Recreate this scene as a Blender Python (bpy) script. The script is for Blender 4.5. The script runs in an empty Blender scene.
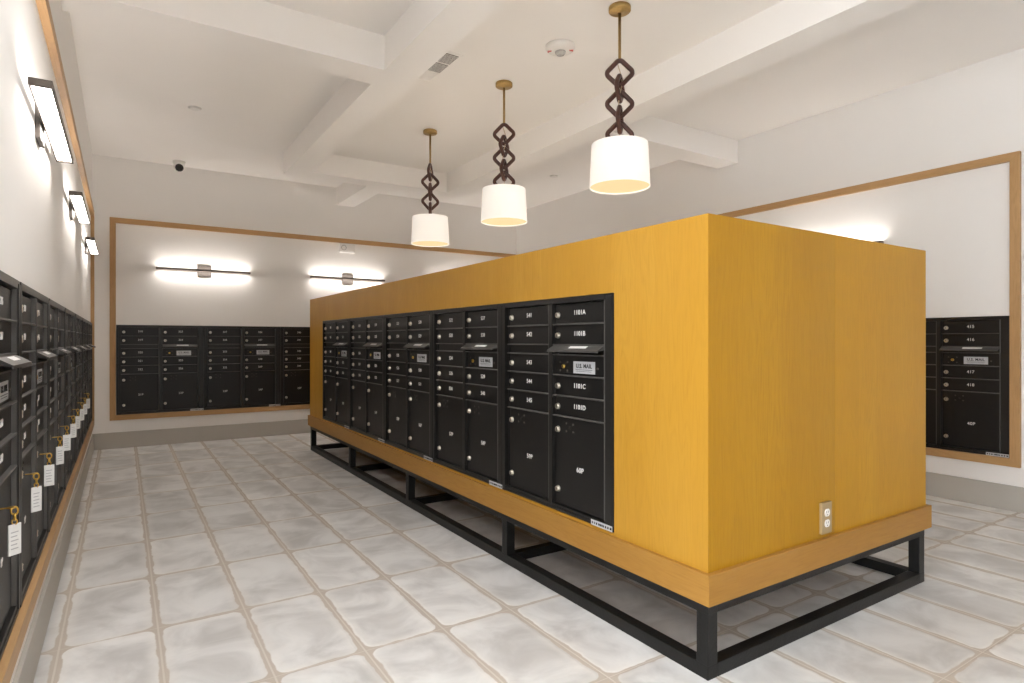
import bpy, bmesh, math, random
from mathutils import Vector, Matrix
random.seed(7)
S = bpy.context.scene
COL = S.collection
PI = math.pi

# ------------------------------------------------------------------ materials
def nmat(name):
    m = bpy.data.materials.new(name); m.use_nodes = True
    nt = m.node_tree
    b = nt.nodes['Principled BSDF']
    return m, nt, b

class G:
    """tiny node helper"""
    def __init__(s, nt): s.nt = nt
    def n(s, t, **k):
        x = s.nt.nodes.new(t)
        for a, v in k.items(): setattr(x, a, v)
        return x
    def l(s, a, b): s.nt.links.new(a, b)
    def put(s, sock, v):
        if isinstance(v, bpy.types.NodeSocket): s.l(v, sock)
        else: sock.default_value = v
    def m(s, op, a, b=0.0, c=0.0, clamp=False):
        x = s.n('ShaderNodeMath', operation=op, use_clamp=clamp)
        s.put(x.inputs[0], a); s.put(x.inputs[1], b); s.put(x.inputs[2], c)
        return x.outputs[0]
    def mix(s, f, a, b, mode='MIX'):
        x = s.n('ShaderNodeMix', data_type='RGBA', blend_type=mode)
        s.put(x.inputs[0], f)
        for i, v in ((6, a), (7, b)):
            if isinstance(v, tuple) and len(v) == 3: v = v + (1,)
            s.put(x.inputs[i], v)
        return x.outputs[2]
    def noise(s, vec, scale, detail=3, rough=.5, dist=0.0):
        x = s.n('ShaderNodeTexNoise')
        if vec is not None: s.l(vec, x.inputs['Vector'])
        x.inputs['Scale'].default_value = scale; x.inputs['Detail'].default_value = detail
        x.inputs['Roughness'].default_value = rough; x.inputs['Distortion'].default_value = dist
        return x
    def ss(s, v, a, b):
        x = s.n('ShaderNodeMapRange', interpolation_type='SMOOTHSTEP')
        s.put(x.inputs[0], v); x.inputs[1].default_value = a; x.inputs[2].default_value = b
        return x.outputs[0]

def simple(name, col, rough=.5, metal=0.0, noise=0.0, nscale=8, bump=0.0, bscale=200, spec=.5):
    m, nt, b = nmat(name); g = G(nt)
    b.inputs['Roughness'].default_value = rough; b.inputs['Metallic'].default_value = metal
    b.inputs['Specular IOR Level'].default_value = spec
    tc = g.n('ShaderNodeTexCoord')
    if noise:
        nz = g.noise(tc.outputs['Object'], nscale, 4)
        lo = tuple(c*(1-noise) for c in col); hi = tuple(min(1, c*(1+noise)) for c in col)
        g.l(g.mix(nz.outputs[0], lo, hi), b.inputs['Base Color'])
    else:
        b.inputs['Base Color'].default_value = (*col, 1)
    if bump:
        nz = g.noise(tc.outputs['Object'], bscale, 2)
        bp = g.n('ShaderNodeBump'); bp.inputs['Strength'].default_value = bump; bp.inputs['Distance'].default_value = .002
        g.l(nz.outputs[0], bp.inputs['Height']); g.l(bp.outputs[0], b.inputs['Normal'])
    return m

def emissive(name, col, strength, base=(.8, .8, .8)):
    m, nt, b = nmat(name)
    b.inputs['Base Color'].default_value = (*base, 1); b.inputs['Roughness'].default_value = .6
    b.inputs['Emission Color'].default_value = (*col, 1); b.inputs['Emission Strength'].default_value = strength
    return m

def wood(name, axis, dark, mid, light, band=.0, rough=.42, seed=0.0):
    """veneer whose grain runs along AXIS (0 x, 1 y, 2 z)"""
    m, nt, b = nmat(name); g = G(nt)
    tc = g.n('ShaderNodeTexCoord')
    mp = g.n('ShaderNodeMapping'); g.l(tc.outputs['Object'], mp.inputs[0])
    mp.inputs['Location'].default_value = (seed, seed*1.7, seed*.6)
    sc = [1.0]*3; sc[axis] = .045
    mp.inputs['Scale'].default_value = sc
    fine = g.noise(mp.outputs[0], 190, 4, .65)
    mp2 = g.n('ShaderNodeMapping'); g.l(tc.outputs['Object'], mp2.inputs[0])
    sc2 = [1.0]*3; sc2[axis] = .14
    mp2.inputs['Scale'].default_value = sc2; mp2.inputs['Location'].default_value = (seed*2, seed, seed)
    broad = g.noise(mp2.outputs[0], 8, 3, .5, .2)
    rings = g.m('FRACT', g.m('MULTIPLY', broad.outputs[0], 14.0))
    rings = g.m('ABSOLUTE', g.m('SUBTRACT', rings, .5))
    c = g.mix(g.m('MULTIPLY', g.ss(broad.outputs[0], .3, .7), .7), mid, light)
    c = g.mix(g.m('MULTIPLY', g.ss(rings, .12, .5), .20), c, dark)
    c = g.mix(g.m('MULTIPLY', g.ss(fine.outputs[0], .52, .72), .5), c, dark)
    c = g.mix(g.m('MULTIPLY', g.ss(fine.outputs[0], .5, .3), .35), c, light)
    if band:
        sp = g.n('ShaderNodeSeparateXYZ'); g.l(tc.outputs['Object'], sp.inputs[0])
        s = g.m('ADD', sp.outputs[0], sp.outputs[1])
        fl = g.m('FLOOR', g.m('MULTIPLY', s, 1/.24))
        wn = g.n('ShaderNodeTexWhiteNoise', noise_dimensions='1D'); g.l(fl, wn.inputs['W'])
        c = g.mix(g.m('MULTIPLY', wn.outputs[0], band), c, mid)
        c = g.mix(g.m('MULTIPLY', wn.outputs[0], band*.3), c, dark)
    g.l(c, b.inputs['Base Color'])
    b.inputs['Roughness'].default_value = rough; b.inputs['Specular IOR Level'].default_value = .22
    bp = g.n('ShaderNodeBump'); bp.inputs['Strength'].default_value = .08; bp.inputs['Distance'].default_value = .001
    g.l(fine.outputs[0], bp.inputs['Height']); g.l(bp.outputs[0], b.inputs['Normal'])
    return m

PAN = ((.34, .168, .018), (.46, .236, .026), (.51, .276, .038))
TRM = ((.26, .125, .024), (.345, .170, .032), (.385, .20, .044))
FRM = ((.32, .18, .078), (.43, .255, .112), (.49, .30, .14))
M = {}
M['panel_wood'] = wood('veneer_upright', 2, *PAN, band=.5)
M['panel_wood_b'] = wood('veneer_upright_second_sheet', 2, (.33, .160, .007), (.44, .221, .010), (.49, .258, .015), band=.4, seed=3.3)
M['panel_wood_c'] = wood('veneer_upright_end_sheet', 2, (.29, .139, .006), (.385, .191, .008), (.43, .225, .012), band=.4, seed=6.1)
M['trim_wood_y'] = wood('board_along_depth', 1, *TRM, seed=1.1)
M['trim_wood_x'] = wood('board_along_width', 0, *TRM, seed=2.1)
for a, n in enumerate(('x', 'y', 'z')):
    M['frame_wood_' + n] = wood('oak_moulding_' + n, a, *FRM, seed=a + .4)
M['paint'] = simple('wall_paint', (.83, .81, .785), .85, noise=.015, nscale=3, bump=.12, bscale=160, spec=.2)
M['ceiling_paint'] = simple('ceiling_paint', (.86, .835, .805), .9, noise=.012, nscale=3, bump=.06, bscale=120, spec=.2)
M['base_paint'] = simple('baseboard_paint', (.44, .415, .375), .6, noise=.03, nscale=5)
M['black'] = simple('black_powder_coat', (.008, .0074, .007), .40, noise=.15, nscale=30, bump=.10, bscale=900, spec=.36)
M['ledge'] = simple('black_lit_edge', (.085, .080, .074), .38, spec=.6)  # frame black made paler: light caught on the ledges is put into the colour
M['flap'] = simple('black_lit_flap', (.060, .056, .052), .42, noise=.1, nscale=40, spec=.6)  # paler black: light falling on the upturned flap is put into the colour
M['black_edge'] = simple('black_aluminium_frame', (.011, .0102, .0095), .38, noise=.1, nscale=20, spec=.4)
M['steel'] = simple('black_painted_steel', (.008, .0078, .0075), .45, noise=.5, nscale=14, spec=.32, bump=.4, bscale=90)
M['chrome'] = simple('satin_nickel_lock', (.66, .61, .53), .34, 1.0, noise=.1, nscale=300)
M['keyhole'] = simple('keyhole_black', (.01, .01, .01), .6)
M['brass'] = simple('polished_brass', (.72, .46, .10), .28, 1.0, noise=.12, nscale=200)
M['bronze'] = simple('antique_brass', (.44, .30, .12), .46, 1.0, noise=.25, nscale=60)
M['white'] = simple('white_print', (.78, .77, .75), .6, noise=.03, nscale=200)
M['plate'] = simple('silver_label', (.55, .56, .58), .4, .15, noise=.04, nscale=150)
M['ink'] = simple('black_ink', (.02, .02, .022), .6)
M['tagwhite'] = simple('white_tag', (.76, .76, .75), .45, noise=.04, nscale=120)
M['graytext'] = simple('grey_ink', (.42, .42, .44), .6)
M['fixture'] = simple('bronze_fixture', (.12, .098, .083), .48, .4, noise=.2, nscale=40)
M['mount'] = simple('brushed_mount', (.085, .072, .063), .5, .3, noise=.25, nscale=50)
M['led'] = emissive('led_diffuser', (1.0, .93, .87), 12.5)
M['chain'] = simple('dark_brown_link', (.062, .020, .012), .36, noise=.45, nscale=25, bump=.2, bscale=120)
M['cord'] = simple('beige_cord', (.55, .44, .30), .7)
M['plastic'] = simple('white_plastic', (.76, .74, .71), .45, noise=.02, nscale=60)
M['lens'] = simple('clear_grey_lens', (.45, .44, .42), .2, noise=.4, nscale=60)
M['red'] = simple('red_print', (.55, .06, .04), .6)
M['dark'] = simple('dark_glass', (.012, .011, .010), .15)
M['tan'] = simple('tan_outlet_plate', (.34, .245, .12), .45, noise=.05, nscale=60)
M['grille'] = simple('vent_slots', (.11, .10, .09), .7)
M['alu'] = simple('window_aluminium', (.10, .10, .10), .45, .3)

def shade_mat():
    m, nt, b = nmat('white_linen_shade'); g = G(nt)
    tc = g.n('ShaderNodeTexCoord')
    mp = g.n('ShaderNodeMapping'); g.l(tc.outputs['Object'], mp.inputs[0]); mp.inputs['Scale'].default_value = (1, 1, 3)
    nz = g.noise(mp.outputs[0], 90, 2)
    g.l(g.mix(nz.outputs[0], (.76, .74, .71), (.84, .82, .79)), b.inputs['Base Color'])
    b.inputs['Roughness'].default_value = .8
    b.inputs['Emission Color'].default_value = (1, .93, .84, 1); b.inputs['Emission Strength'].default_value = .25
    return m
M['shade'] = shade_mat()
M['diffuser'] = emissive('warm_pendant_diffuser', (1.0, .64, .31), .52, (.12, .10, .07))

def tile_mat():
    m, nt, b = nmat('grey_porcelain_tile'); g = G(nt)
    tc = g.n('ShaderNodeTexCoord')
    P = tc.outputs['Object']
    sp = g.n('ShaderNodeSeparateXYZ'); g.l(P, sp.inputs[0])
    x, y = sp.outputs[0], sp.outputs[1]
    TW, TL, X0, Y0 = .318, .622, .12, .93
    w1 = g.noise(P, 7, 3, .6); w2 = g.noise(P, 26, 3, .6)
    wob = g.m('ADD', g.m('MULTIPLY', g.m('SUBTRACT', w1.outputs[0], .5), .030), g.m('MULTIPLY', g.m('SUBTRACT', w2.outputs[0], .5), .007))
    u = g.m('DIVIDE', g.m('SUBTRACT', x, X0), TW); v = g.m('DIVIDE', g.m('SUBTRACT', y, Y0), TL)
    fu = g.m('FLOOR', u); fv = g.m('FLOOR', v)
    ax = g.m('MULTIPLY', g.m('ABSOLUTE', g.m('SUBTRACT', g.m('FRACT', u), .5)), TW)
    ay = g.m('MULTIPLY', g.m('ABSOLUTE', g.m('SUBTRACT', g.m('FRACT', v), .5)), TL)
    cb = g.n('ShaderNodeCombineXYZ'); g.l(fu, cb.inputs[0]); g.l(fv, cb.inputs[1])
    wn = g.n('ShaderNodeTexWhiteNoise', noise_dimensions='2D'); g.l(cb.outputs[0], wn.inputs['Vector'])
    R = .040
    hx, hy = TW/2 - .0145 - R, TL/2 - .0085 - R
    qx = g.m('SUBTRACT', ax, hx); qy = g.m('SUBTRACT', ay, hy)
    mx = g.m('MAXIMUM', qx, 0); my = g.m('MAXIMUM', qy, 0)
    ln = g.m('SQRT', g.m('ADD', g.m('MULTIPLY', mx, mx), g.m('MULTIPLY', my, my)))
    sd = g.m('SUBTRACT', g.m('ADD', ln, g.m('MINIMUM', g.m('MAXIMUM', qx, qy), 0)), R)
    sd = g.m('ADD', sd, wob)
    tile = g.ss(sd, .003, -.003)
    rim = g.ss(sd, -.045, -.004)
    # cloudy glaze, streaked along the tile, different on each one
    off = g.n('ShaderNodeVectorMath', operation='SCALE'); g.l(wn.outputs['Color'], off.inputs[0]); off.inputs['Scale'].default_value = 20
    ad = g.n('ShaderNodeVectorMath', operation='ADD'); g.l(P, ad.inputs[0]); g.l(off.outputs[0], ad.inputs[1])
    mp = g.n('ShaderNodeMapping'); g.l(ad.outputs[0], mp.inputs[0]); mp.inputs['Scale'].default_value = (1, 1.0, 1)
    cl = g.noise(mp.outputs[0], 3.6, 5, .55, .6)
    c = g.mix(g.ss(cl.outputs[0], .3, .68), (.47, .46, .448), (.72, .715, .705))
    c = g.mix(g.m('MULTIPLY', rim, .40), c, (.73, .705, .67))
    val = g.m('ADD', .90, g.m('MULTIPLY', wn.outputs['Value'], .17))
    vv = g.n('ShaderNodeCombineXYZ')
    for i in range(3): g.l(val, vv.inputs[i])
    c = g.mix(1.0, c, vv.outputs[0], 'MULTIPLY')
    # grout: tan glaze margin and a pale joint line in the middle of it
    jd = g.m('MINIMUM', g.m('SUBTRACT', TW/2, ax), g.m('ADD', g.m('SUBTRACT', TL/2, ay), .0018))
    joint = g.ss(jd, .0042, .0024)
    c = g.mix(tile, (.485, .43, .372), c)
    c = g.mix(joint, c, (.58, .53, .475))
    g.l(c, b.inputs['Base Color'])
    r = g.m('ADD', .40, g.m('MULTIPLY', cl.outputs[0], .22))
    r = g.m('ADD', r, g.m('MULTIPLY', g.m('SUBTRACT', 1, tile), .25))
    g.l(r, b.inputs['Roughness'])
    b.inputs['Specular IOR Level'].default_value = .4
    h = g.m('ADD', g.m('MULTIPLY', g.ss(sd, .004, -.012), 1.0), g.m('MULTIPLY', g.m('MULTIPLY', joint, -1), .6))
    h = g.m('ADD', h, g.m('MULTIPLY', cl.outputs[0], .5))
    bp = g.n('ShaderNodeBump'); bp.inputs['Strength'].default_value = .35; bp.inputs['Distance'].default_value = .004
    g.l(h, bp.inputs['Height']); g.l(bp.outputs[0], b.inputs['Normal'])
    return m
M['tile'] = tile_mat()
M['board'] = simple('grey_board', (.58, .55, .51), .8, noise=.05, nscale=6)

# ------------------------------------------------------------------ mesh building
class MB:
    def __init__(s): s.bm = bmesh.new(); s.mi = 0
    def _fin(s, verts):
        fs = {f for v in verts for f in v.link_faces}
        for f in fs: f.material_index = s.mi
        return verts
    def box(s, x0, x1, y0, y1, z0, z1, bev=0.0):
        r = bmesh.ops.create_cube(s.bm, size=1.0)
        vs = r['verts']
        for v in vs:
            v.co = Vector((x0 + (v.co.x + .5)*(x1 - x0), y0 + (v.co.y + .5)*(y1 - y0), z0 + (v.co.z + .5)*(z1 - z0)))
        if bev:
            es = list({e for v in vs for e in v.link_edges})
            r = bmesh.ops.bevel(s.bm, geom=es, offset=bev, segments=2, affect='EDGES', profile=.6)
            for f in r['faces']: f.material_index = s.mi
            vs = list({v for f in r['faces'] for v in f.verts})
        return s._fin(vs)
    def prism(s, pts, vec):
        """polygon PTS (3-D) pushed along VEC"""
        vec = Vector(vec)
        a = [s.bm.verts.new(Vector(p)) for p in pts]; b = [s.bm.verts.new(Vector(p) + vec) for p in pts]
        n = len(a)
        fs = [s.bm.faces.new(a[::-1]), s.bm.faces.new(b)]
        for i in range(n): fs.append(s.bm.faces.new((a[i], a[(i+1) % n], b[(i+1) % n], b[i])))
        for f in fs: f.material_index = s.mi
        bmesh.ops.recalc_face_normals(s.bm, faces=fs)
    def lathe(s, prof, c=(0, 0, 0), n=32, axis='z', smooth=True, closed=True):
        """profile [(radius, height)] turned about AXIS through C"""
        rings = []
        for r, h in prof:
            ring = []
            for k in range(n):
                t = 2*PI*k/n
                p = (r*math.cos(t), r*math.sin(t), h)
                if axis == 'y': p = (p[0], h, p[1])
                if axis == 'x': p = (h, p[0], p[1])
                ring.append(s.bm.verts.new(Vector(p) + Vector(c)))
            rings.append(ring)
        fs = []
        for a, b in zip(rings, rings[1:]):
            for k in range(n): fs.append(s.bm.faces.new((a[k], a[(k+1) % n], b[(k+1) % n], b[k])))
        if closed:
            fs.append(s.bm.faces.new(rings[0])); fs.append(s.bm.faces.new(rings[-1]))
        for f in fs: f.material_index = s.mi; f.smooth = smooth and len(f.verts) == 4
        bmesh.ops.recalc_face_normals(s.bm, faces=fs)
        return fs
    def sweep(s, pts, rad, n=8, closed=False):
        pts = [Vector(p) for p in pts]; N = len(pts); rings = []
        prev = None
        for i, p in enumerate(pts):
            a = pts[(i-1) % N] if (closed or i) else p
            b = pts[(i+1) % N] if (closed or i < N-1) else p
            t = (b - a).normalized()
            if prev is None:
                u = t.orthogonal().normalized()
            else:
                u = (prev - t*prev.dot(t)).normalized()
            prev = u; w = t.cross(u)
            rings.append([s.bm.verts.new(p + (u*math.cos(2*PI*k/n) + w*math.sin(2*PI*k/n))*rad) for k in range(n)])
        fs = []
        rng = range(N if closed else N-1)
        for i in rng:
            a, b = rings[i], rings[(i+1) % N]
            sh = 0
            if closed and i == N-1:
                sh = min(range(n), key=lambda q: (a[0].co - b[q].co).length)
            for k in range(n): fs.append(s.bm.faces.new((a[k], a[(k+1) % n], b[(k+1+sh) % n], b[(k+sh) % n])))
        if not closed:
            fs.append(s.bm.faces.new(rings[0])); fs.append(s.bm.faces.new(rings[-1]))
        for f in fs: f.material_index = s.mi; f.smooth = True
        bmesh.ops.recalc_face_normals(s.bm, faces=fs)
    def mesh(s, name, *mats):
        me = bpy.data.meshes.new(name)
        s.bm.to_mesh(me); s.bm.free()
        for m in mats: me.materials.append(M[m])
        return me

def put(name, me, parent=None, loc=(0, 0, 0), rot=(0, 0, 0)):
    o = bpy.data.objects.new(name, me); COL.objects.link(o)
    o.location = loc; o.rotation_euler = rot
    if parent is not None: o.parent = parent
    return o

def thing(name, label, cat, loc=(0, 0, 0), rz=0.0, group=None, me=None):
    o = bpy.data.objects.new(name, me); COL.objects.link(o)
    o.location = loc; o.rotation_euler = (0, 0, rz)
    if me is None: o.empty_display_size = .1
    o['label'] = label; o['category'] = cat
    if group: o['group'] = group
    return o

def struct(name, me, label=None):
    o = put(name, me); o['kind'] = 'structure'
    if label: o['label'] = label
    return o

_tc = {}
def text_mesh(s, size, mat, bold=.0, ext=.0006, key=''):
    k = (s, size, mat, bold, key)
    if k in _tc: return _tc[k]
    cu = bpy.data.curves.new('lettering', 'FONT')
    cu.body = s; cu.size = size; cu.align_x = 'CENTER'; cu.align_y = 'CENTER'
    cu.extrude = ext; cu.offset = bold; cu.resolution_u = 3; cu.space_character = 1.06
    o = bpy.data.objects.new('lettering', cu); COL.objects.link(o)
    dg = bpy.context.evaluated_depsgraph_get(); dg.update()
    me = bpy.data.meshes.new_from_object(o.evaluated_get(dg))
    bpy.data.objects.remove(o); bpy.data.curves.remove(cu)
    me.transform(Matrix.Rotation(PI/2, 4, 'X'))          # stand it up, facing -y
    me.materials.clear(); me.materials.append(M[mat]); me.name = 'lettering'
    _tc[k] = me
    return me

# ------------------------------------------------------------------ key measures (metres)
XL, XR, YB = -.265, 5.045, 7.70        # wall faces
ZC, ZB = 3.10, 2.88                    # ceiling, underside of the beams
U_W, U_H = .836, .962                  # a mailbox unit
WZ0 = .355                             # foot of the wall units
IX0, IX1, IY0, IY1, ITOP = 1.6566, 3.2186, 1.3496, 6.4801, 1.578
XW, YF = -2.5, -3.4                    # the lobby behind the camera

# ------------------------------------------------------------------ setting
b = MB(); b.box(XW - .1, XR + .1, YF - .1, YB + .1, -.12, 0); struct('floor', b.mesh('floor', 'tile'), 'large grey rectangular floor tiles with tan joints')
b = MB(); b.box(XW - .1, XR + .1, YF - .1, YB + .1, ZC, ZC + .12); struct('ceiling', b.mesh('ceiling', 'ceiling_paint'))

def wall_hole(name, axis, face, back, a0, a1, z1, hole=None):
    """wall slab from FACE to BACK; HOLE = (b0,b1,c0,c1) in (along, z)"""
    b = MB()
    lo, hi = min(face, back), max(face, back)
    def bx(p0, p1, q0, q1):
        if axis == 'x': b.box(lo, hi, p0, p1, q0, q1)
        else: b.box(p0, p1, lo, hi, q0, q1)
    if hole:
        h0, h1, c0, c1 = hole
        bx(a0, a1, 0, c0); bx(a0, a1, c1, z1); bx(a0, h0, c0, c1); bx(h1, a1, c0, c1)
        # the niche's rear skin
        d = .012
        if back > face: lo, hi = back - d, back
        else: lo, hi = back, back + d
        bx(h0, h1, c0, c1)
    else: bx(a0, a1, 0, z1)
    return struct(name, b.mesh(name, 'paint'))
UD = .062
LF0, LF1 = 7.30 - 7*U_W, 7.30          # run of units, left wall (along y)
BF0, BF1 = -.055, -.055 + 6*U_W        # back wall (along x)
RF1, RF0 = 1.602, 1.602 + 5*U_W        # right wall (along y)
wall_hole('wall_left', 'x', XL, XL - .16, 1.15, YB + .16, ZC, (LF0, LF1, WZ0 + .006, WZ0 + .006 + U_H))
wall_hole('wall_back', 'y', YB, YB + .16, XL, XR + .16, ZC, (BF0, BF1, WZ0, WZ0 + U_H))
wall_hole('wall_right', 'x', XR, XR + .16, -.6, YB, ZC, (RF1, RF0, WZ0, WZ0 + U_H))
# lobby behind the camera with its glazed shopfront
def glazed(name, axis, face, back, a0, a1, openings, z0, z1):
    b = MB(); lo, hi = min(face, back), max(face, back)
    def bx(p0, p1, q0, q1):
        if axis == 'x': b.box(lo, hi, p0, p1, q0, q1)
        else: b.box(p0, p1, lo, hi, q0, q1)
    bx(a0, a1, 0, z0); bx(a0, a1, z1, ZC)
    edges = [a0] + [e for o in openings for e in o] + [a1]
    for i in range(0, len(edges), 2): bx(edges[i], edges[i+1], z0, z1)
    struct(name, b.mesh(name, 'paint'))
    global WN
    for (p0, p1) in openings:
        f = MB(); m = (lo + hi)/2; t = .03
        def fx(q0, q1, r0, r1):
            if axis == 'x': f.box(m - t, m + t, q0, q1, r0, r1)
            else: f.box(q0, q1, m - t, m + t, r0, r1)
        fx(p0, p1, z0, z0 + .06); fx(p0, p1, z1 - .06, z1); fx(p0, p0 + .05, z0, z1); fx(p1 - .05, p1, z0, z1)
        c = (p0 + p1)/2; fx(c - .025, c + .025, z0 + .06, z1 - .06)
        WN += 1; struct('window_%d' % WN, f.mesh('window_frame', 'alu'))
WN = 0
glazed('wall_front', 'y', YF, YF - .16, XW, XR, [], .15, 2.8)
glazed('wall_lobby', 'x', XW, XW - .16, YF, 1.15, [(-2.6, -.9), (-.7, 1.0)], .15, 2.8)
b = MB(); b.box(XW, XL - .16, 1.15, 1.27, 0, ZC); struct('wall_side', b.mesh('wall_side', 'paint'))
b = MB(); b.box(XR, XR + .16, YF, -.6, 0, ZC); struct('wall_entry', b.mesh('wall_entry', 'paint'))

BH, BT = .17, .014
b = MB(); b.box(XL, XL + BT, 1.15, YB, 0, BH, .002); struct('baseboard_left', b.mesh('baseboard', 'base_paint'))
b = MB(); b.box(XL + BT, XR - BT, YB - BT, YB, 0, BH, .002); struct('baseboard_back', b.mesh('baseboard', 'base_paint'))
b = MB(); b.box(XR - BT, XR, -.6, YB, 0, BH, .002); struct('baseboard_right', b.mesh('baseboard', 'base_paint'))

# ceiling beams
BX0, BX1 = 1.41, 1.64                  # beam along the aisle
RX0, RX1 = 3.185, 3.41                 # its twin
CY0, CY1 = 6.34, 6.57                  # cross beam at the far end
NT = 0
def beam(x0, x1, y0, y1, label):
    global NT
    NT += 1
    b = MB(); b.box(x0, x1, y0, y1, ZB, ZC); struct('trim_%d' % NT, b.mesh('ceiling_beam', 'ceiling_paint'), label)
beam(BX0, BX1, YF, CY1, 'white dropped ceiling beam running over the aisle')
beam(RX0, RX1, YF, CY1, 'white dropped ceiling beam running behind the pendants')
beam(BX1, RX0, CY0, CY1, 'white cross beam closing the pendant coffer at its far end')
beam(XL, BX0, 3.69, 3.94, 'white cross beam between aisle beam and sconce wall')
beam(RX1, XR, 3.755, 3.99, 'short white beam meeting the far side wall')
beam(2.30, 2.53, CY1, YB, 'short white stub beam meeting the back wall')

# ------------------------------------------------------------------ camera
f_px, yaw = 603.9, math.radians(32.834)
cd = bpy.data.cameras.new('camera'); cam = bpy.data.objects.new('camera', cd); COL.objects.link(cam)
cam.location = (0, 0, 1.15); cam.rotation_euler = (PI/2, 0, -yaw)
cd.sensor_width = 36; cd.lens = f_px/1024*36; cd.shift_y = -1.1/1024; cd.clip_start = .02
S.camera = cam

# ------------------------------------------------------------------ oak frames on the walls
def frame_boards(label, origin, rz, w, z0, z1, fw, th, woods):
    """local x to the viewer's right along the wall, -y out of it"""
    t = thing('wall_frame', label, 'frame', origin, rz, 'oak frames around the wall mailboxes')
    hx, vx = woods
    parts = [('bottom_rail', [(0, z0), (w, z0), (w - fw, z0 + fw), (fw, z0 + fw)], hx),
             ('top_rail', [(0, z1), (fw, z1 - fw), (w - fw, z1 - fw), (w, z1)], hx),
             ('stile', [(0, z0), (fw, z0 + fw), (fw, z1 - fw), (0, z1)], vx),
             ('stile', [(w, z0), (w, z1), (w - fw, z1 - fw), (w - fw, z0 + fw)], vx)]
    for n, pts, mt in parts:
        b = MB(); b.prism([(x, 0, z - z0) for x, z in pts], (0, -th, 0))
        put(n, b.mesh(n, mt), t)
    return t
FW, FT = .055, .03
HX = ('frame_wood_x', 'frame_wood_z')
frame_boards('long oak frame on the sconce wall beside the aisle', (XL, LF0 - FW - .003, .30), PI/2, 7*U_W + 2*FW + .006, .30, 2.44, FW, FT, HX)
frame_boards('oak frame on the back wall behind the island', (BF0 - FW - .003, YB, .30), 0, 6*U_W + 2*FW + .006, .30, 2.455, FW, FT, HX)
frame_boards('oak frame on the far side wall past the island end', (XR, RF0 + FW + .003, .30), -PI/2, 5*U_W + 2*FW + .006, .30, 2.412, FW, FT, HX)

# ------------------------------------------------------------------ mailbox units
PITCH, GAP = .0921, .0445
ZP0 = .0285; ZP1 = ZP0 + .402
ROWZ = []                               # (z0,z1) of the five rows, top first
z = ZP1
for i in range(5):
    if i == 3: z += GAP
    ROWZ.append((z, z + PITCH)); z += PITCH
ROWZ = ROWZ[::-1]
ZGAP = (ROWZ[2][1], ROWZ[2][1] + GAP)
C1, C2 = (.043, .391), (.430, .774)     # the two columns
YD = .015                               # doors sit this far behind the frame's face

def frame_mesh():
    b = MB(); e = .0012
    b.box(0, U_W, .034, UD, 0, U_H)                                  # carcass behind the doors
    b.box(.0005, .020, 0, .036, 0, U_H, e)
    b.box(.784, U_W - .0005, .002, .036, 0, U_H, e)
    b.box(.792, .826, 0, .004, .012, U_H - .010, e)
    b.box(.398, .423, .002, .036, .02, U_H - .012, e)
    b.box(.019, .785, .001, .036, U_H - .0240, U_H, e)
    b.box(.019, .785, .004, .036, 0, .0275, e)
    b.box(.019, .785, 0, .006, .003, .015, e)
    for c0, c1 in (C1, C2):
        b.mi = 1
        b.box(c1 + .0015, c1 + .0065, .004, .036, ZP0, U_H - .0245, .0008); b.mi = 0  # paler lip: the bevel's highlight put into the colour
        b.box(c0 - .006, c0 - .002, .012, .036, ZP0, U_H - .0245, .0008)
    # shelves that stand out between the doors
    zs = [ZP1] + [r[1] for r in ROWZ[1:]] + [r[0] for r in ROWZ[:-1]]
    for q in sorted(set(round(k, 4) for k in zs)):
        b.mi = 1
        b.box(C1[0] - .003, C1[1] + .002, .0025, .036, q - .0026, q + .0026, .0008)
        b.box(C2[0] - .003, C2[1] + .002, .0025, .036, q - .0026, q + .0026, .0008)
        b.mi = 0
    b.box(C1[0], C1[1], .022, .036, ZGAP[0], ZGAP[1])                 # blank strip
    return b.mesh('mailbox_frame', 'black_edge', 'ledge')
ME_FRAME = frame_mesh()
def door_mesh(w, h):
    b = MB(); b.box(.002, w - .002, 0, .012, .0035, h - .0035, .0018)
    return b.mesh('mailbox_door', 'black')
DOORS = {}
for i, (c0, c1) in enumerate((C1, C2)):
    DOORS[('s', i)] = door_mesh(c1 - c0, PITCH); DOORS[('p', i)] = door_mesh(c1 - c0, ZP1 - ZP0)
    DOORS[('m', i)] = door_mesh(c1 - c0, PITCH)
def lock_mesh():
    b = MB(); b.lathe([(.0145, .002), (.0145, -.003), (.012, -.0055), (.012, -.011), (.010, -.0125)], n=20, axis='y')
    b.mi = 1; b.box(-.0012, .0012, -.0132, -.0122, -.0055, .0055)
    return b.mesh('lock_cylinder', 'chrome', 'keyhole')
ME_LOCK = lock_mesh()
def plate_mesh():
    b = MB()
    for x in (-.024, .024):
        for q in (-.017, .017):
            b.lathe([(.0048, .001), (.0048, -.0015), (.003, -.0028)], (x, 0, q), n=10, axis='y')
    b.mi = 1; b.lathe([(.0075, .001), (.0075, -.003)], n=14, axis='y')
    b.mi = 0; b.box(-.001, .001, -.0036, -.0028, -.005, .005)
    return b.mesh('lock_screws', 'mount', 'black_edge')
ME_PLATE = plate_mesh()
def master_mesh():
    b = MB()
    for x in (-.026, .026):
        for q in (-.019, .019):
            b.lathe([(.0048, .001), (.0048, -.0015), (.003, -.0028)], (x, 0, q), n=10, axis='y')
    b.mi = 1; b.lathe([(.0095, .001), (.0095, -.006), (.007, -.0075)], n=16, axis='y')
    b.mi = 2; b.box(-.001, .001, -.0082, -.0072, -.004, .004)
    return b.mesh('master_lock', 'mount', 'brass', 'keyhole')
ME_MASTER = master_mesh()
b = MB(); b.lathe([(.005, .001), (.005, -.004)], n=12, axis='y'); ME_KNOB = b.mesh('knob', 'mount')
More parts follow.
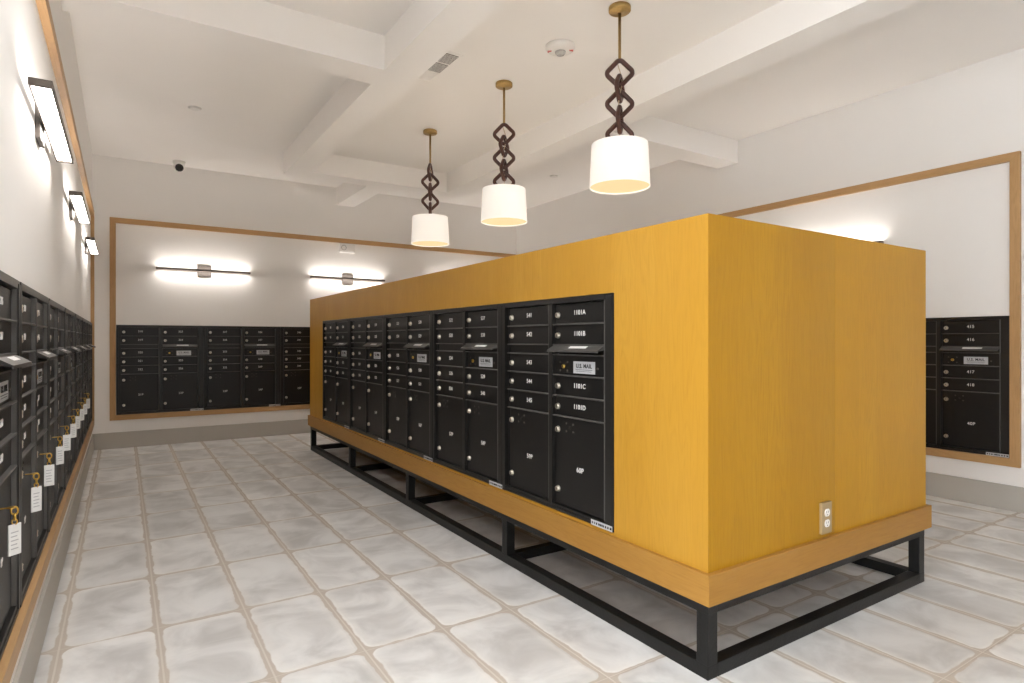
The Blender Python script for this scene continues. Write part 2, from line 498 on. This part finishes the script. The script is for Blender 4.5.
def merge(name, parts):
    """parts: (mesh, offset); materials kept"""
    bm = bmesh.new(); mats = []
    for me, off in parts:
        base = len(mats)
        t = me.copy(); t.transform(Matrix.Translation(off))
        n0 = len(bm.faces); bm.from_mesh(t); bm.faces.ensure_lookup_table()
        for f in bm.faces[n0:]: f.material_index += base
        mats += list(me.materials) or [None]
        bpy.data.meshes.remove(t)
    out = bpy.data.meshes.new(name); bm.to_mesh(out); bm.free()
    for m in mats: out.materials.append(m)
    return out
def sign_mesh():
    b = MB(); b.box(-.072, .072, -.0015, .001, -.026, .026, .0006); pl = b.mesh('plate', 'plate')
    u = MB(); u.box(-.055, .055, -.0021, -.0012, -.0105, -.0088)
    u.box(-.050, .050, -.0021, -.0012, -.0172, -.0158); ln = u.mesh('rule', 'ink')
    return merge('mail_sign', [(pl, (0, 0, 0)), (ln, (0, 0, 0)), (text_mesh('U.S. MAIL', .0245, 'ink', .0006), (0, -.0018, .006))])
ME_SIGN = sign_mesh()
def flap_mesh(w):
    b = MB()
    b.prism([(0, 0, 0), (w, 0, 0), (w + .002, -.042, -.024), (-.002, -.042, -.024)], (0, 0, .0035))
    b.box(-.002, w + .002, -.044, -.0405, -.030, -.0205, .001)
    b.prism([(.001, 0, 0), (.001, -.042, -.024), (.001, 0, -.018)], (.003, 0, 0))
    b.prism([(w - .004, 0, 0), (w - .004, -.042, -.024), (w - .004, 0, -.018)], (.003, 0, 0))
    return b.mesh('mail_flap', 'flap')
ME_FLAP = flap_mesh(C2[1] - C2[0])
def flap_label_mesh(w):
    b = MB()
    b.prism([(w*.39, -.014, -.0041), (w*.73, -.014, -.0041), (w*.73, -.029, -.0127), (w*.39, -.029, -.0127)], (0, -.0003, .0006))
    return b.mesh('flap_label', 'white')
ME_FLAPLABEL = flap_label_mesh(C2[1] - C2[0])
def sticker_mesh():
    b = MB(); b.box(0, .130, -.0012, 0, 0, .022)
    pl = b.mesh('sticker', 'plate')
    u = MB(); x = .006
    random.seed(3)
    while x < .118:
        w = random.uniform(.005, .012); u.box(x, x + w, -.0017, -.001, .006, .015); x += w + random.choice((.002, .002, .006))
    return merge('sticker', [(pl, (0, 0, 0)), (u.mesh('print', 'ink'), (0, 0, 0))])
ME_STICKER = sticker_mesh()

NUM, NUMB = .0290, .0003
def unit(label, group, loc, rz, left5, right4, pl, pr, sticker=True, lk=.062):
    t = thing('mailbox_unit', label, 'mailbox', loc, rz, group)
    put('frame', ME_FRAME, t)
    w = [c[1] - c[0] for c in (C1, C2)]
    def door(col, row, num):
        z0 = ROWZ[row][0]
        d = put('compartment_door', DOORS[('s', col)], t, ((C1, C2)[col][0], YD, z0))
        put('lock', ME_LOCK, d, (.025, 0, PITCH*.46))
        put('number', text_mesh(num, NUM, 'white', NUMB), d, (w[col]*.51, -.0004, PITCH*.53))
    for i, n in enumerate(left5): door(0, i, n)
    for i, n in zip((0, 1, 3, 4), right4): door(1, i, n)
    for col, n in ((0, pl), (1, pr)):
        h = ZP1 - ZP0
        d = put('parcel_door', DOORS[('p', col)], t, ((C1, C2)[col][0], YD, ZP0))
        put('lock', ME_LOCK, d, (.025, 0, h - lk)); put('lock', ME_LOCK, d, (.025, 0, .070))
        put('lock_screws', ME_PLATE, d, (w[col]*.31, 0, h - .048))
        put('number', text_mesh(n, NUM*1.05, 'white', NUMB), d, (w[col]*.52, -.0004, h*.44))
    d = put('collection_door', DOORS[('m', 1)], t, (C2[0], YD, ROWZ[2][0]))
    put('master_lock', ME_MASTER, d, (w[1]*.19, 0, PITCH*.44))
    put('knob', ME_KNOB, d, (w[1]*.86, 0, PITCH*.40))
    s = put('mail_sign', ME_SIGN, d, (w[1]*.60, 0, PITCH*.42)); s['label'] = 'silver sign reading U.S. MAIL'
    fl = put('mail_flap', ME_FLAP, t, (C2[0], YD - .002, ZGAP[1] - .002))
    put('flap_label', ME_FLAPLABEL, fl)
    if sticker: s = put('maker_sticker', ME_STICKER, t, (U_W - .135, -.0002, 0.001)); s['label'] = 'white sticker with small grey print'
    return t

# island: five units, the first one farthest from the camera
ISL = [(['505', '506', '507', '508', '509'], ['510', '511', '512', '513'], '51P', '52P'),
       (['514', '515', '516', '517', '518'], ['519', '520', '521', '522'], '53P', '54P'),
       (['523', '524', '525', '526', '527'], ['528', '529', '530', '531'], '55P', '56P'),
       (['532', '533', '534', '535', '536'], ['537', '538', '539', '540'], '57P', '58P'),
       (['541', '542', '543', '544', '545'], ['1101A', '1101B', '1101C', '1101D'], '59P', '60P')]
IU1 = 1.813                              # near edge of the run
IUZ = .379
where = ['at the far end of the wood island, doors 51P and 52P', 'second from the far end of the wood island, doors 53P and 54P',
         'in the middle of the wood island run, doors 55P and 56P', 'in the wood island with parcel doors 57P and 58P',
         'in the wood island with parcel doors 59P and 60P']
for k, (l5, r4, pl, pr) in enumerate(ISL):
    unit('black mailbox unit ' + where[k], 'mailbox units in the island', (IX0 - .004, IU1 + (5 - k)*U_W, IUZ), -PI/2, l5, r4, pl, pr)
# back wall
BCK = [(['318', '319', '320', '321', '322'], ['323', '324', '325', '326'], '21P', '22P'),
       (['327', '328', '333', '334', '335'], ['336', '337', '338', '339'], '23P', '24P'),
       (['340', '341', '342', '343', '344'], ['345', '346', '347', '348'], '25P', '26P')]
where = ['on the back wall in the corner of the oak frame', 'on the back wall, middle one of the three in sight', 'on the back wall partly hidden by the end of the island']
for k, (l5, r4, pl, pr) in enumerate(BCK):
    unit('black mailbox unit ' + where[k], 'mailbox units on the back wall', (BF0 + k*U_W, YB - .012, WZ0), 0, l5, r4, pl, pr)
for k in (3, 4, 5):
    n = 349 + 9*(k - 3)
    unit('black mailbox unit on the back wall behind the island', 'mailbox units on the back wall', (BF0 + k*U_W, YB - .012, WZ0), 0, [str(n + i) for i in range(5)], [str(n + 5 + i) for i in range(4)], '%dP' % (21 + 2*k), '%dP' % (22 + 2*k))
# far side wall
where = ['on the far side wall with parcel door 40P, past the island end', 'on the far side wall next to the one with door 40P']
for k in range(5):
    n = 410 - 9*k
    lab = 'black mailbox unit ' + (where[0] if k == 0 else 'on the far side wall concealed behind the island')
    unit(lab, 'mailbox units on the far side wall', (XR - .012, RF1 + (k + 1)*U_W, WZ0), -PI/2, [str(n + i) for i in range(5)], [str(n + 5 + i) for i in range(4)], '%dP' % (39 - 2*k), '%dP' % (40 - 2*k))
# sconce wall
where = ['first one on the sconce wall, cut by the photo edge', 'second one along the sconce wall from the photo edge', 'third one along the sconce wall from the photo edge',
         'fourth one along the sconce wall, amid the run', 'third one along the sconce wall from the room corner', 'second one along the sconce wall from the room corner', 'last one on the sconce wall, by the room corner']
for k in range(7):
    n = 201 + 9*k
    unit('black mailbox unit, ' + where[k], 'mailbox units on the sconce wall', (XL + .014, LF0 + k*U_W, WZ0 + .006), PI/2, [str(n + i) for i in range(5)], [str(n + 5 + i) for i in range(4)], '%dP' % (7 + 2*k), '%dP' % (8 + 2*k), False, .050)

# ------------------------------------------------------------------ keys with tags in the parcel doors of the sconce wall
def key_meshes():
    b = MB()                                # blade stub and bow, along -y
    b.box(-.004, .004, -.014, -.001, -.0012, .0012, .0004)
    pts = [(.0105*math.cos(t*PI/8), -.0225 + .0105*math.sin(t*PI/8), -.0012) for t in range(16)]
    b.prism(pts, (0, 0, .0024))
    k = b.mesh('key', 'brass')
    b = MB()
    b.sweep([(0.001 + .002*math.cos(t*PI/8), -.028 + .007*math.cos(t*PI/8), -.009 + .010*math.sin(t*PI/8)) for t in range(16)], .0022, 6, True)
    b.sweep([(0.001 + .008*math.cos(t*PI/8), -.028 + .002*math.cos(t*PI/8), -.024 + .008*math.sin(t*PI/8)) for t in range(16)], .0022, 6, True)
    b.sweep([(0.001 + .002*math.cos(t*PI/6), -.028 + .0055*math.cos(t*PI/6), -.036 + .007*math.sin(t*PI/6)) for t in range(12)], .0016, 6, True)
    r = b.mesh('split_ring', 'brass')
    b = MB(); b.box(-.0155, .0155, -.002, .002, -.117, -.041, .0015)
    p = b.mesh('tag', 'tagwhite')
    b = MB()
    for i in range(5): b.box(-.010, .008 - .003*(i % 2), -.0024, -.0018, -.062 - i*.010, -.0595 - i*.010)
    pr = b.mesh('print', 'graytext')
    return k, r, merge('tag', [(p, (0, 0, 0)), (pr, (0, 0, 0))])
KEY, RING, TAG = key_meshes()
kw = {(0, 1): 'nearest the photo edge, long tag hanging low', (1, 0): 'second along the wall from the photo edge', (1, 1): 'third along the wall from the photo edge',
      (2, 0): 'fourth along the wall from the photo edge', (2, 1): 'fifth along the wall from the photo edge', (3, 0): 'sixth along the wall from the photo edge',
      (3, 1): 'fourth counted from the room corner', (4, 0): 'third counted from the room corner', (4, 1): 'second counted from the room corner', (5, 0): 'last one before the room corner'}
for (k, c), w in kw.items():
    lx = (C1, C2)[c][0] + .025
    y = LF0 + k*U_W + lx; zz = WZ0 + .006 + ZP1 - .050
    rz = PI/2 + random.uniform(-.35, .25)
    w = w.replace('nearest the photo edge', 'cut close to the photo edge')
    t = thing('key', 'brass key with white tag, ' + w, 'key', (XL + .014 - YD + .0160, y, zz), rz, 'tagged keys in the sconce wall mailboxes')
    put('key_blade', KEY, t); put('key_ring', RING, t)
    s = put('tag', TAG, t, (0, -.028, 0), (0, 0, -rz + random.uniform(.35, .85))); s['label'] = 'white plastic key tag'

# ------------------------------------------------------------------ the wood island
E_ = .0177
isl = thing('mailbox_island', 'large yellow oak veneer island standing on a black steel base', 'island', (IX0, IY0, 0))
def ip(name, b, *mats, parent=None):
    me = b.mesh(name, *mats); me.transform(Matrix.Translation((-IX0, -IY0, 0)))
    return put(name, me, parent or isl)
T = .02
b = MB()
y0, y1 = IU1, IU1 + 5*U_W
h0, h1 = IUZ - .0012, IUZ + U_H + .0012; y0 -= .0012; y1 += .0012
b.prism([(IX0, IY0, .27), (IX0 + T, IY0 + T, .27), (IX0 + T, y0, .27), (IX0, y0, .27)], (0, 0, ITOP - .27)); b.box(IX0, IX0 + T, y1, IY1, .27, ITOP)
b.box(IX0, IX0 + T, y0, y1, .27, h0); b.box(IX0, IX0 + T, y0, y1, h1, ITOP)
ip('side_panel', b, 'panel_wood')
b = MB(); b.box(IX1 - T, IX1, IY0 + T, IY1, .27, ITOP); ip('side_panel', b, 'panel_wood')
XS = 2.433
b = MB(); b.prism([(IX0, IY0, .27), (XS - .0006, IY0, .27), (XS - .0006, IY0 + T, .27), (IX0 + T, IY0 + T, .27)], (0, 0, ITOP - .27)); ip('end_panel', b, 'panel_wood_c')
b = MB(); b.box(XS + .0006, IX1, IY0, IY0 + T, .27, ITOP, .0004); ip('end_panel', b, 'panel_wood_b')
b = MB(); b.box(IX0 + T, IX1 - T, IY1 - T, IY1, .27, ITOP); ip('end_panel', b, 'panel_wood')
b = MB(); b.box(IX0 + T, IX1 - T, IY0 + T, IY1 - T, ITOP - .02, ITOP - .001); ip('top_panel', b, 'board')
b = MB(); b.box(IX0, IX1, IY0, IY1, .2625, .27); ip('bottom_panel', b, 'trim_wood_y')
TZ0, TZ1 = .2611, .366
ox0, ox1, oy0, oy1 = IX0 - E_, IX1 + E_, IY0 - E_, IY1 + E_
def trimb(a, c, d, e, mt):
    b = MB(); b.prism([(p[0], p[1], TZ0) for p in (a, c, d, e)], (0, 0, TZ1 - TZ0)); ip('base_board', b, mt)
trimb((ox0, oy0), (ox0, oy1), (IX0, IY1), (IX0, IY0), 'trim_wood_y')
trimb((ox1, oy1), (ox1, oy0), (IX1, IY0), (IX1, IY1), 'trim_wood_y')
trimb((ox1, oy0), (ox0, oy0), (IX0, IY0), (IX1, IY0), 'trim_wood_x')
trimb((ox0, oy1), (ox1, oy1), (IX1, IY1), (IX0, IY1), 'trim_wood_x')
# black steel base
sx0, sx1, sy0, sy1 = IX0 + .0035, IX1 - .0035, IY0 + .0035, IY1 - .0035
TB = .05
b = MB(); b.box(sx0, sx0 + TB, sy0, sy1, 0, .048, .003); b.box(sx1 - TB, sx1, sy0, sy1, 0, .048, .003)
for q in (sy0, sy1 - TB): b.box(sx0 + TB, sx1 - TB, q, q + TB, 0, .0478, .003)
base = ip('base_frame', b, 'steel'); base['label'] = 'black welded square steel tube base'
posts = [sy0 + i*(sy1 - sy0 - TB)/4 for i in range(5)]
for q in posts[1:-1]:
    b = MB(); b.box(sx0 + TB, sx1 - TB, q + .002, q + TB - .002, .001, .046, .002); ip('cross_bar', b, 'steel', parent=base)
b = MB(); b.box(sx0, sx0 + TB, sy0, sy1, .221, .2612, .002); b.box(sx1 - TB, sx1, sy0, sy1, .221, .2612, .002)
for q in (sy0, sy1 - TB): b.box(sx0 + TB, sx1 - TB, q, q + TB, .2212, .2612, .002)
ip('top_rail', b, 'steel', parent=base)
for q in posts:
    for xx in (sx0, sx1 - TB):
        b = MB(); b.box(xx + .0006, xx + TB - .0006, q + .0006, q + TB - .0006, .047, .222, .002); ip('post', b, 'steel', parent=base)

# outlet on the island end
t = thing('power_outlet', 'tan duplex power outlet on the end of the wood island', 'outlet', (2.352, IY0 - .0006, .445))
b = MB(); b.box(-.035, .035, -.012, 0, -.062, .062, .002); put('cover_plate', b.mesh('cover_plate', 'tan'), t)
for q in (.021, -.021):
    b = MB()
    pts = [(.0175*math.cos(a*PI/12), -.0122, q + max(-.0145, min(.0145, .0175*math.sin(a*PI/12)))) for a in range(24)]
    b.prism([(p[0], -.0115, p[2]) for p in pts], (0, -.0025, 0))
    b.mi = 1
    b.box(-.0075, -.0055, -.0144, -.0135, q - .001, q + .0075); b.box(.0055, .0075, -.0144, -.0135, q - .001, q + .0075)
    b.lathe([(.0025, -.0135), (.0025, -.0144)], (0, 0, q - .008), n=10, axis='y')
    s = put('receptacle', b.mesh('receptacle', 'plastic', 'keyhole'), t); s['label'] = 'white receptacle'

# ------------------------------------------------------------------ sconces: a slim bar with lit upper and lower faces
SL, SD, SH = .957, .061, .024
def sconce_meshes():
    b = MB()
    y0, y1 = -.083, -.022; h = SH/2
    b.box(-SL/2, SL/2, y0, y0 + .005, -h, h, .0015); b.box(-SL/2, SL/2, y1 - .005, y1, -h, h, .0015)
    b.box(-SL/2, -SL/2 + .012, y0 + .004, y1 - .004, -h, h, .0015); b.box(SL/2 - .012, SL/2, y0 + .004, y1 - .004, -h, h, .0015)
    b.box(-SL/2 + .01, SL/2 - .01, y0 + .004, y1 - .004, -.004, .004)
    bar = b.mesh('light_bar', 'fixture')
    ds = []
    for sgn in (-1, 1):
        b = MB(); za, zb = sorted((sgn*.0042, sgn*(h - .0066)))
        b.box(-SL/2 + .0125, SL/2 - .0125, y0 + .0055, y1 - .0055, za, zb); ds.append(b.mesh('diffuser', 'led'))
    b = MB(); b.box(-.072, .072, -.016, 0, -.062, .062, .002); pl = b.mesh('wall_plate', 'mount')
    b = MB(); b.box(-.02, .02, -.024, -.015, -.009, .009); arm = b.mesh('arm', 'mount')
    return bar, ds, pl, arm
SB, SDs, SP, SA = sconce_meshes()
def sconce(label, loc, rz):
    t = thing('wall_sconce', label, 'wall light', loc, rz, 'linear wall sconces')
    put('light_bar', SB, t)
    for d in SDs: s = put('diffuser', d, t); s['label'] = 'glowing white diffuser'
    put('wall_plate', SP, t); put('arm', SA, t)
SZ = 1.945
for k, (y, w) in enumerate(((2.352, 'large in view and closest to the camera'), (4.02, 'middle one of the three'), (5.75, 'smallest, closest to the corner'))):
    sconce('lit bar sconce on the side wall, ' + w, (XL, y + SL/2, SZ), PI/2)
for x, w in ((.308 + SL/2, 'clear of the island'), (1.963 + SL/2, 'just above the island top'), (3.62 + SL/2, 'concealed by the island')):
    sconce('lit thin bar sconce on the back wall, ' + w, (x, YB, SZ - .005), 0)
for y, w in ((2.40, 'tip peeking over the island top'), (4.1, 'fully concealed by the island'), (5.75, 'added unseen to brighten the rear, closest to the room corner')):  # the last one is added out of sight to brighten the rear
    sconce('bar sconce on the far side wall, ' + w, (XR, y + SL/2, 1.918), -PI/2)

# ------------------------------------------------------------------ pendants
def link_mesh():
    a = .0585; r = .024                       # half side of the square and its corner radius
    pts = []
    for cx, cz, t0 in ((a - r, a - r, 0), (-a + r, a - r, 90), (-a + r, -a + r, 180), (a - r, -a + r, 270)):
        for k in range(6):
            t = math.radians(t0 + k*18)
            pts.append((cx + r*math.cos(t), 0, cz + r*math.sin(t)))
    full = []
    for i, p in enumerate(pts):
        q = pts[(i + 1) % len(pts)]
        full.append(p)
        if (Vector(p) - Vector(q)).length > .02:
            for j in (1, 2, 3): full.append(tuple(Vector(p).lerp(Vector(q), j/4)))
    b = MB(); b.sweep(full, .0138, 10, True)
    me = b.mesh('chain_link', 'chain')
    me.transform(Matrix.Rotation(PI/4, 4, 'Y'))
    return me
LINK = link_mesh()
def ring_band(prof, c, n=64):
    b = MB(); b.lathe(prof, c, n, closed=False); return b
def pendant(label, x, y, yaw0, dyaw):
    t = thing('pendant_lamp', label, 'pendant lamp', (x, y, ZC), 0, 'white drum pendants over the island')
    Z = lambda q: q - ZC
    b = MB(); b.lathe([(.060, 0), (.064, -.004), (.064, -.026), (.060, -.030), (.012, -.031), (.010, -.038)], n=40)
    put('canopy', b.mesh('canopy', 'bronze'), t)
    b = MB(); b.lathe([(.0085, -.036), (.0085, Z(2.79)), (.010, Z(2.788)), (.010, Z(2.776))], n=14)
    put('rod', b.mesh('rod', 'bronze'), t)
    zc = 2.712
    for k in range(5):
        put('chain_link', LINK, t, (0, 0, Z(zc)), (0, 0, yaw0 + (dyaw if k % 2 else 0) + .05*k))
        zc -= .0905
    b = MB()
    pts = []
    for k in range(40):
        f = k/39; zz = 2.775 + (2.25 - 2.775)*f
        pts.append((.018*math.sin(f*11), .018*math.cos(f*9), Z(zz)))
    b.sweep(pts, .0028, 6); put('cord', b.mesh('cord', 'cord'), t)
    zt, zb = Z(2.294), Z(2.045)
    b = ring_band([(.163, zt), (.1755, zb), (.1725, zb), (.160, zt), (.163, zt)], (0, 0, 0))
    sh = put('lamp_shade', b.mesh('lamp_shade', 'shade'), t); sh['label'] = 'white linen drum shade'
    b = MB(); b.lathe([(.1715, zb + .008), (.1715, zb + .013)], n=64); put('diffuser', b.mesh('diffuser', 'diffuser'), t)
    b = MB()
    for k in range(3):
        a = k*2*PI/3
        b.sweep([(0, 0, zt - .02), (.1605*math.cos(a), .1605*math.sin(a), zt - .012)], .003, 6)
    b.lathe([(.018, zt - .03), (.018, zt - .012)], n=16)
    put('spider', b.mesh('spider', 'bronze'), t)
    L = bpy.data.lights.new('pendant_bulb', 'SPOT'); L.energy = 50; L.color = (1, .91, .80); L.shadow_soft_size = .12; L.spot_size = math.radians(150); L.spot_blend = .8
    lo = bpy.data.objects.new('bulb', L); COL.objects.link(lo); lo.parent = t; lo.location = (0, 0, zb - .004)
yn = lambda x, y: -math.atan2(x, y)
pendant('large white drum pendant on brown chain, above the island front', 2.443, 2.625, yn(2.43, 2.625) + .05, PI/2 - .35)
pendant('white drum pendant on brown chain, middle of the three', 2.43, 3.877, yn(2.43, 3.877) - .1, PI/2 - .35)
pendant('white drum pendant on brown chain, farthest down the coffer'.replace('farthest', 'last'), 2.405, 5.129, yn(2.43, 5.129) + 1.35, PI/2 + .35)

# ------------------------------------------------------------------ small ceiling and wall devices
dirc = math.atan2(2.447, 3.181)
t = thing('fire_alarm', 'round white ceiling fire alarm with red lettering near pendants', 'fire alarm', (2.44, 3.19, ZC), -dirc)
b = MB(); b.lathe([(.098, 0), (.098, -.012), (.090, -.026), (.055, -.036), (.048, -.038)], n=48); put('body', b.mesh('body', 'plastic'), t)
b = MB(); b.lathe([(.036, -.034), (.034, -.046), (.026, -.057), (.010, -.062)], n=28); put('strobe_lens', b.mesh('strobe_lens', 'lens'), t)
tm = text_mesh('FIRE', .036, 'red', .001)
for sx in (-1, 1):
    put('lettering', tm, t, (sx*.073, 0, -.0335), (PI/2 + .0, sx*.24, sx*PI/2*-1))

t = thing('security_camera', 'small white turret camera with black lens on the ceiling', 'security camera', (.52, 7.50, ZC))
b = MB(); b.lathe([(.062, 0), (.062, -.022), (.052, -.036), (.046, -.040)], n=32); put('base', b.mesh('base', 'plastic'), t)
b = MB(); b.lathe([(.0, .055), (.030, .046), (.048, .027), (.055, 0), (.050, -.022), (.040, -.036)], n=28, closed=False)
ball = put('housing', b.mesh('housing', 'plastic'), t, (0, -.005, -.062), (math.radians(-68), 0, 0))
b = MB(); b.lathe([(.041, -.0345), (.041, -.040), (.030, -.046), (.012, -.048)], n=28); put('lens', b.mesh('lens', 'dark'), ball)

t = thing('alarm_strobe', 'small white alarm strobe on the back wall below the oak rail', 'alarm strobe', (2.43, YB, 2.335))
b = MB(); b.box(-.10, .10, -.030, 0, -.055, .055, .006); put('body', b.mesh('body', 'plastic'), t)
b = MB(); b.lathe([(.034, -.028), (.034, -.034), (.026, -.034), (.026, -.028)], (-.045, 0, .004), n=24, axis='y'); b.mi = 1; b.lathe([(.020, -.028), (.018, -.036)], (-.045, 0, .004), n=20, axis='y')
put('speaker_ring', b.mesh('speaker_ring', 'lens', 'plastic'), t)
b = MB(); b.box(.005, .075, -.040, -.028, -.035, .038, .006); put('strobe_lens', b.mesh('strobe_lens', 'plastic'), t)

for x, y, w in ((.512, 5.70, 'above the aisle'), (4.305, 5.75, 'beyond the pendants')):
    b = MB(); b.lathe([(.052, 0), (.052, -.003), (.042, -.0045), (.042, -.009), (.038, -.011)], n=32)
    thing('sprinkler_cover', 'flat white sprinkler cover in the ceiling ' + w, 'sprinkler', (x, y, ZC), 0, 'concealed ceiling sprinklers', b.mesh('sprinkler_cover', 'plastic'))

t = thing('air_vent', 'white ceiling air vent with two grey grilles beside the beam', 'air vent', (1.865, 3.90, ZC))
b = MB(); b.box(-.095, .095, -.25, .25, -.006, 0, .002); put('vent_frame', b.mesh('vent_frame', 'ceiling_paint'), t)
for k, (q0, q1) in enumerate(((-.225, -.085), (-.065, .075), (.095, .235))):
    b = MB(); b.box(-.072, .072, q0, q1, -.008, -.005)
    b.mi = 1
    for j in range(9):
        yy = q0 + .008 + j*(q1 - q0 - .016)/8
        b.box(-.068, .068, yy - .0016, yy + .0016, -.0105, -.0075)
    put('grille', b.mesh('grille', 'grille' if k < 2 else 'ceiling_paint', 'ceiling_paint'), t)

# ------------------------------------------------------------------ unseen round ceiling lights added to brighten the aisle and the lobby
for x, y in ((.42, 2.0), (.42, .9), (.42, -.3), (-1.3, -.8)):
    t = thing('fill_downlight', 'added unseen ceiling light that brightens the aisle near the camera', 'fill_downlight', (x, y, ZC), 0, 'added fill lights near the entrance')
    b = MB(); b.lathe([(.085, 0), (.085, -.004), (.070, -.006), (.062, -.001)], n=32, closed=False); put('trim_ring', b.mesh('trim_ring', 'plastic'), t)
    b = MB(); b.lathe([(.063, -.0005), (.063, -.0015)], n=32); put('diffuser', b.mesh('fill_diffuser', 'led'), t)
    L = bpy.data.lights.new('fill_downlight', 'SPOT'); L.energy = 60; L.color = (.97, .985, 1); L.shadow_soft_size = .06; L.spot_size = math.radians(130); L.spot_blend = 1.0
    lo = bpy.data.objects.new('lamp', L); COL.objects.link(lo); lo.parent = t; lo.location = (0, 0, -.01)

# ------------------------------------------------------------------ light
W = bpy.data.worlds.new('daylight'); S.world = W; W.use_nodes = True
bg = W.node_tree.nodes['Background']
bg.inputs['Color'].default_value = (.92, .96, 1.0, 1); bg.inputs['Strength'].default_value = 5.6
S.view_settings.view_transform = 'Standard'; S.view_settings.look = 'None'
S.view_settings.exposure = 0.78; S.view_settings.gamma = 1.0; S.view_settings.use_curve_mapping = False
S.cycles.use_denoising = True
S.cycles.max_bounces = 10; S.cycles.diffuse_bounces = 7; S.cycles.glossy_bounces = 4
S.cycles.sample_clamp_indirect = 6.0
